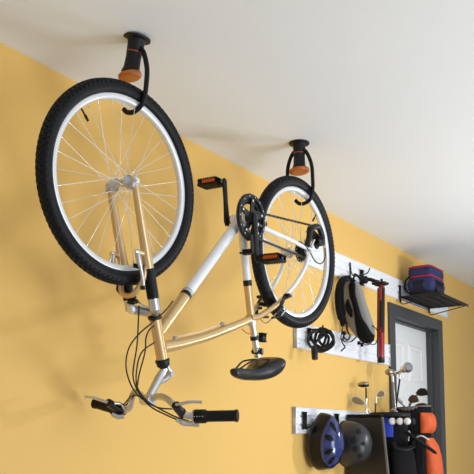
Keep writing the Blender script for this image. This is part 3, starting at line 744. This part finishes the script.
b = Local(kc); b.tube(smoothpath([kc + u_ * .02 + w_ * .09, kc - ax_ * .03 - u_ * .05, kc + u_ * .02 - w_ * .09]), .005, 'bfab', 8, aspect=.5); b.build('chin_strap', root)
for (x, lab, yy) in ((3.735, 'black hook block on the lowest rail left of the blue helmet', 2.05), (4.12, 'black hook block on the lowest rail behind the skate helmet', 2.02)):
    o_ = (x, RF, 1.33); root = thing('helmet_hook', lab, 'hook', o_)
    b = Local(o_); b.box((x - .018, RF - .022, 1.25), (x + .018, RF + .001, 1.345), 'black', .005); b.build('clip', root)
    b = Local(o_); b.tube(smoothpath([(x, RF - .015, 1.27), (x, yy, 1.262), (x, yy - .025, 1.27), (x, yy - .032, 1.29)]), .006, 'black', 8); b.build('prong', root)

# ------------------------------------------------------------------ golf rack, bags, clubs
gx = 4.256
o_ = (gx, RF, 0)
root = thing('golf_rack', 'dark metal golf rack with a tall side panel below the lowest rail', 'golf rack', o_)
pt, pb = 1.846, 1.735
b = Local(o_); zt = 1.322
b.plate([(gx, RF - .002, zt), (gx, pt, zt), (gx, pb, 0.0), (gx, RF - .002, 0.0)], (.012, 0, 0), 'panel'); b.build('side_panel', root, bevel=.002)
b = Local(o_); b.plate([(gx - .002, pt + .006, zt + .002), (gx - .002, pt - .004, zt + .002), (gx - .002, pb - .004, 0.0), (gx - .002, pb + .006, 0.0)], (.016, 0, 0), 'panedge'); b.build('edge_strip', root, 'pale grey front edge')
b = Local(o_); b.plate([(gx + .74, RF - .002, zt), (gx + .74, pt, zt), (gx + .74, pb, 0.0), (gx + .74, RF - .002, 0.0)], (.012, 0, 0), 'panel')
b.build('side_panel', root)
b = Local(o_); b.box((gx + .012, 1.99, .34), (gx + .74, RF - .002, .37), 'panel'); b.box((gx + .012, pb + .02, .32), (gx + .74, 1.99, .34), 'panel'); b.build('base_tray', root)
b = Local(o_); b.box((gx + .012, 2.035, 1.30), (gx + .74, RF - .002, 1.345), 'black', .004); b.box((gx - .0, pt + .01, 1.325), (gx + .06, RF - .002, 1.343), 'black', .004)
b.tube([(gx + .03, pt + .01, 1.337), (gx + .26, 2.0, 1.337)], .008, 'black', 10); b.build('top_bar', root)

def golf_bag(c, top, tilt, label, body, nm='golf_bag'):
    c = np.array(c, float); root = thing(nm, label, 'golf bag', c)
    t = np.array([tilt[0], tilt[1], 0]); prof = [(0, .115), (.02, .118), (.5, .110), (top - .10, .098), (top - .07, .102), (top, .108)]
    b = Local(c); n = 28; rings = [[c + t * h + (r * math.cos(2 * PI * k / n), r * math.sin(2 * PI * k / n) * 1.05, h) for k in range(n)] for h, r in prof]
    r_in = [[c + t * h + (r * math.cos(2 * PI * k / n), r * math.sin(2 * PI * k / n) * 1.05, h) for k in range(n)] for h, r in ((top, .095), (top - .15, .09))]
    b.loft(rings + r_in, body); b.build('body', root)
    return root, c, t
b1, bc1, t1 = golf_bag((4.41, 1.865, .341), 1.325 - .341 + .03, (0, 0), 'black golf bag with a royal blue side panel, next to the dark rack panel', 'bfab')
def arcpanel(org, root, c, r, a0, a1, z0, z1, th, m, nm, puff=.0, lab=None, n=12, nz=10):
    b = Local(org); rings = []
    for i in range(nz + 1):
        z = z0 + (z1 - z0) * i / nz; pz = math.sin(PI * i / nz) ** .5 if puff else 1
        out = [(c[0] + (r + th + puff * pz * math.sin(PI * k / n) ** .6) * math.cos(a0 + (a1 - a0) * k / n), c[1] + (r + th + puff * pz * math.sin(PI * k / n) ** .6) * math.sin(a0 + (a1 - a0) * k / n), z) for k in range(n + 1)]
        inn = [(c[0] + (r - .01) * math.cos(a0 + (a1 - a0) * k / n), c[1] + (r - .01) * math.sin(a0 + (a1 - a0) * k / n), z) for k in range(n, -1, -1)]
        rings.append(out + inn)
    b.loft(rings, m); return b.build(nm, root, lab)
arcpanel(bc1, b1, bc1, .112, 172 * RAD, 212 * RAD, 1.21, 1.335, .006, 'bblue', 'blue_panel', lab='royal blue panel')
arcpanel(bc1, b1, bc1, .118, 205 * RAD, 330 * RAD, .62, 1.16, .004, 'bfab', 'pocket', .035)
b = Local(bc1); b.lathe([(-.012, .103), (-.014, .122), (.016, .122), (.018, .100), (.0, .098)], (bc1[0], bc1[1], 1.335), (0, 0, 1), 'mattblack', 30, cap=False); b.build('collar', b1)
b = Local(bc1); b.tube(smoothpath([(4.30, 1.80, 1.18), (4.27, 1.77, 1.15), (4.30, 1.72, 1.14), (4.38, 1.71, 1.16), (4.46, 1.72, 1.19)]), .014, 'mattblack', 10, aspect=.4); b.build('strap', b1)
bag2, bc2, t2 = golf_bag((4.80, 1.865, .341), 1.40 - .341, (0, 0), 'orange and black golf bag standing in front of the white door', 'bfab')
b = Local(bc2); cc = np.array([bc2[0], bc2[1], 1.395])
b.lathe([(-.016, .090), (-.018, .106), (.008, .110), (.012, .092), (.0, .088)], cc, (-.05, .06, 1), 'taupe', 30, cap=False); b.build('collar', bag2, 'grey bag collar')
arcpanel(bc2, bag2, bc2, .108, 222 * RAD, 312 * RAD, 1.235, 1.362, .006, 'borange', 'orange_pocket', .03, 'orange upper pocket')
arcpanel(bc2, bag2, bc2, .112, 238 * RAD, 340 * RAD, .70, 1.205, .008, 'borange', 'orange_pocket', .055, 'orange lower pocket')
b = Local(bc2); b.tube(smoothpath([wy(405, 431, 1.74), wy(413, 437, 1.70), wy(423, 444, 1.68), wy(433, 451, 1.70)]), .030, 'bfab', 12, aspect=.35); b.build('strap', bag2, 'black carrying strap')
arcpanel(bc2, bag2, bc2, .112, 190 * RAD, 236 * RAD, .70, 1.23, .006, 'bfab', 'side_pocket', .03)
b = Local(bc2); b.tube([wy(421.5, 447, 1.692), wy(422, 466, 1.690)], .006, 'bfab', 8); b.build('zip', bag2)
b = Local(bc2); b.tube(smoothpath([wx(408.5, 431, 4.60), wx(410, 434, 4.60), wx(408, 440, 4.60)]), .004, 'rim', 8); b.tube([wx(409, 432, 4.60), wx(414, 438, 4.60)], .0045, 'rim', 8)
b.tube(smoothpath([wx(417, 437, 4.64), wx(422, 436, 4.64), wx(429, 440, 4.66)]), .005, 'rim', 8)
b.tube([wx(407, 437, 4.60), wx(409, 441, 4.60)], .003, 'rim', 8); b.build('towel_ring', bag2, 'white clips and cord')
# ball holder
o_ = np.array([4.30, 1.76, 1.30]); root = thing('ball_holder', 'black bar holding three white golf balls on the side of the blue-panelled golf bag', 'ball holder', o_)
bp_ = [wx(px, 421.3, 4.285) for px in (392.2, 399.8, 407.4)]
b = Local(o_); b.tube([bp_[0] + (.03, .03, 0), bp_[2] + (.03, -.03, 0)], .018, 'mattblack', 12)
b.tube([bp_[1] + (.03, 0, 0), (4.36, 1.80, 1.29)], .01, 'black', 10); b.build('bar', root)
for p, l in zip(bp_, ('white golf ball nearest the blue panel, left of three', 'white golf ball in the middle of three', 'white golf ball right of three, nearest the orange bag')):
    b = Local(p); b.ball(p, .0205, 'ball', 20); tag(b.build('golf_ball'), l, 'golf ball', 'golf balls in the holder')

def club(label, pts, r, mats, headf, group='golf clubs standing in the rack', cut=.6):
    P = [np.array(p) for p in pts]; root = thing('golf_club', label, 'golf club', P[-1], group)
    b = Local(P[-1]); m = P[0] * (1 - cut) + P[1] * cut if len(P) == 2 else P[1]
    b.tube([P[0], m], [r * 1.05, r], mats[0], 10); b.build('hosel', root)
    b = Local(P[-1]); b.tube([m, P[-1]], r * .95, mats[1], 10); b.build('shaft', root)
    b = Local(P[-1]); headf(b, P[0]); b.build('head', root); return root
def down(p, q, z):      # continue the line p->q down to height z
    p, q = np.array(p), np.array(q); t = (z - p[2]) / (q[2] - p[2]); return p + (q - p) * t
def blade(x, pts, m, th=.008):
    def f(b, p0):
        poly = [wx(px, py, x) for px, py in pts]; b.plate(poly, (th, .004, 0), m)
        c = sum(poly) / len(poly); b.plate([c + (q - c) * .72 + np.array([-.0015, 0, 0]) for q in poly], (.003, 0, 0), 'shaft')
    return f
def ell(cx, cy, a, bb, rot, n=18, pinch=0):
    return [(cx + a * math.cos(t) * math.cos(rot) - bb * (1 + pinch * math.cos(t)) * math.sin(t) * math.sin(rot), cy + a * math.cos(t) * math.sin(rot) + bb * (1 + pinch * math.cos(t)) * math.sin(t) * math.cos(rot)) for t in [2 * PI * k / n for k in range(n)]]
X1 = 4.36
a, c = wx(366, 404, X1), wx(371, 415, X1)
club('polished iron with a broad blade, left of the upright clubs above the dark panel', [a, c, down(a, c, .45)], .0052, ('chrome', 'shaft'), blade(X1, ell(358.3, 401.3, 9.2, 4.4, .42, pinch=-.3), 'rim'))
a, c = wx(376.5, 397, X1 + .03), wx(376, 403, X1 + .03)
club('small iron with an upturned blade, right of the fairway wood', [a, c, down(a, c, .45)], .0048, ('chrome', 'wine'), blade(X1 + .03, ell(380.8, 394.2, 5.2, 3.8, -.5, pinch=.2), 'rim'))
def wood(c, ax3, m, m2=None, face=None):
    def f(b, p0):
        b.ball(c, 1.0, m, 20, ax=ax3, rot=np.array(Euler((.0, .0, .5)).to_matrix()))
        if face is not None: b.lathe([(-.004, face[1]), (.006, face[1] * .9)], face[0], (-.85, -.5, 0), m2, 18)
    return f
X2 = 4.40
a, c = wx(366, 388, X2), wx(366.3, 399, X2)
hc_ = wx(363.5, 384.5, X2)
club('fairway wood with a dark sole and pale crown, tallest above the dark panel', [a, c, down(a, c, .45)], .0052, ('black', 'chrome'), lambda b, p: (b.ball(hc_ + (0, 0, -.006), 1, 'black', 20, ax=(.030, .036, .012)), b.ball(hc_ + (0, 0, .003), 1, 'bronze', 20, ax=(.030, .036, .016))))
X3 = 4.66
a, c = wx(392.5, 376, X3), wx(393, 382, X3)
hb_ = wx(389.5, 372, X3)
club('tall wood with a small bronze head rising left of the silver driver', [a, c, down(a, c, .45)], .0075, ('rim', 'shaft'), lambda b, p: (b.ball(hb_, 1, 'bronze', 20, ax=(.034, .030, .023)), b.tube([hb_, p], [.014, .008], 'chrome', 10)))
a, c = wx(400.5, 374, X3 + .04), wx(399.8, 379, X3 + .04)
hd, hf = wx(402, 370, X3 + .04), wx(407.5, 367.5, X3 + .04)
club('silver driver with a round grey face, tallest club in the rack', [a, c, down(a, c, .45)], .0060, ('chrome', 'mattblack'), lambda b, p: (b.tube(smoothpath([wx(394.5, 373.5, X3 + .04), hd, wx(405, 368, X3 + .04)]), [.012] * 8 + [.022] * 9, 'chrome', 14), b.ball(hf, 1, 'alloy', 22, ax=(.034, .034, .034)), b.lathe([(0, .025), (.008, .021)], hf + (-.022, -.015, 0), (-.83, -.55, 0), 'shaft', 20), b.tube([wx(399, 375, X3 + .04), hd], .008, 'chrome', 10)))
def darkclub(x, poly, hos, m, label):
    def f(b, p0):
        P = [wx(px, py, x) for px, py in poly]; b.plate(P, (.022, .004, 0), m); c = sum(P) / len(P)
        b.plate([c + (q - c) * .7 + np.array([-.004, 0, 0]) for q in P], (.008, 0, 0), m)
    a, c = wx(hos[0], hos[1], x), wx(hos[2], hos[3], x)
    club(label, [a, c, down(a, c, 1.34) if c[2] > 1.36 else c + (0, 0, -.1)], .006, ('chrome', 'shaft'), f)
darkclub(4.84, [(415.5, 393), (418, 389.5), (421, 388), (425, 388.5), (427.5, 391.5), (428.5, 394.5), (424, 395.6), (420, 396), (417, 395.3)], (417, 394, 412.5, 401), 'black', 'black club head, highest of the three dark heads over the orange bag')
darkclub(4.80, [(407.8, 400), (409.5, 396.5), (412.5, 394.6), (416, 395.5), (418, 399), (418.5, 401.5), (414, 402.8), (410, 402.8)], (410, 402, 409, 406), 'brown', 'dark bronze club head, left of the three dark heads over the orange bag')
darkclub(4.84, [(415, 405), (418, 403.4), (423, 402.8), (426, 403.5), (428, 405.5), (425, 408.6), (420, 409.3), (416, 407.5)], (415, 406, 413, 410), 'brown', 'reddish brown club head, lowest of the three dark heads over the orange bag')
a, c = wx(397.5, 399, 4.74), wx(404, 405.5, 4.76)
club('silver putter head leaning low between the tall clubs', [a, c, c + (0.02, 0, -.1)], .007, ('chrome', 'shaft'), lambda b, p: (b.tube([a, wx(402, 403, 4.74)], .011, 'alloy', 10), b.tube(smoothpath([wx(391, 411, 4.6), wx(393, 409.5, 4.6), wx(397, 412, 4.6), wx(396, 414, 4.6)]), .006, 'alloy', 8)))

# ------------------------------------------------------------------ lights and world
def area(name, loc, target, size, power, col=(1, 1, 1), shape='SQUARE', sy=None):
    l = bpy.data.lights.new(name, 'AREA'); l.energy = power; l.size = size; l.color = col
    if sy: l.shape = 'RECTANGLE'; l.size_y = sy
    o = bpy.data.objects.new(name, l); COL.objects.link(o); o.location = loc
    o.rotation_euler = (Vector(target) - Vector(loc)).to_track_quat('-Z', 'Y').to_euler()
    return o
area('garage_doorway_light', (2.0, -3.2, 1.2), (3.2, 2.1, 1.7), 2.6, 72, (.90, .965, 1.05), sy=2.0)
area('ceiling_fill_light', (3.4, -.9, .25), (3.2, .9, 2.55), .9, 36, (.88, .96, 1.06))  # added fill with no fixture behind it, aimed up to brighten the ceiling
area('work_light', (5.0, .05, 1.6), (2.9, 1.9, 2.35), .12, 19, (.95, .98, 1.0))
w = bpy.data.worlds.new('world'); w.use_nodes = True; bpy.context.scene.world = w
w.node_tree.nodes['Background'].inputs['Color'].default_value = (.90, .96, 1.06, 1); w.node_tree.nodes['Background'].inputs['Strength'].default_value = .5

# ------------------------------------------------------------------ camera
cd = bpy.data.cameras.new('camera'); cam = bpy.data.objects.new('camera', cd); COL.objects.link(cam)
cd.sensor_width = 36; cd.sensor_fit = 'HORIZONTAL'; cd.lens = FPX / 474 * 36; cd.shift_x = (237 - CX) / 474; cd.shift_y = (CY - 237) / 474; cd.clip_start = .05
cam.matrix_world = Matrix(((CR[0], CU[0], -CF[0], EYE[0]), (CR[1], CU[1], -CF[1], EYE[1]), (CR[2], CU[2], -CF[2], EYE[2]), (0, 0, 0, 1)))
sc = bpy.context.scene; sc.camera = cam
sc.view_settings.view_transform = 'Standard'; sc.view_settings.look = 'None'; sc.view_settings.gamma = 1; sc.view_settings.use_curve_mapping = False; sc.view_settings.exposure = 0
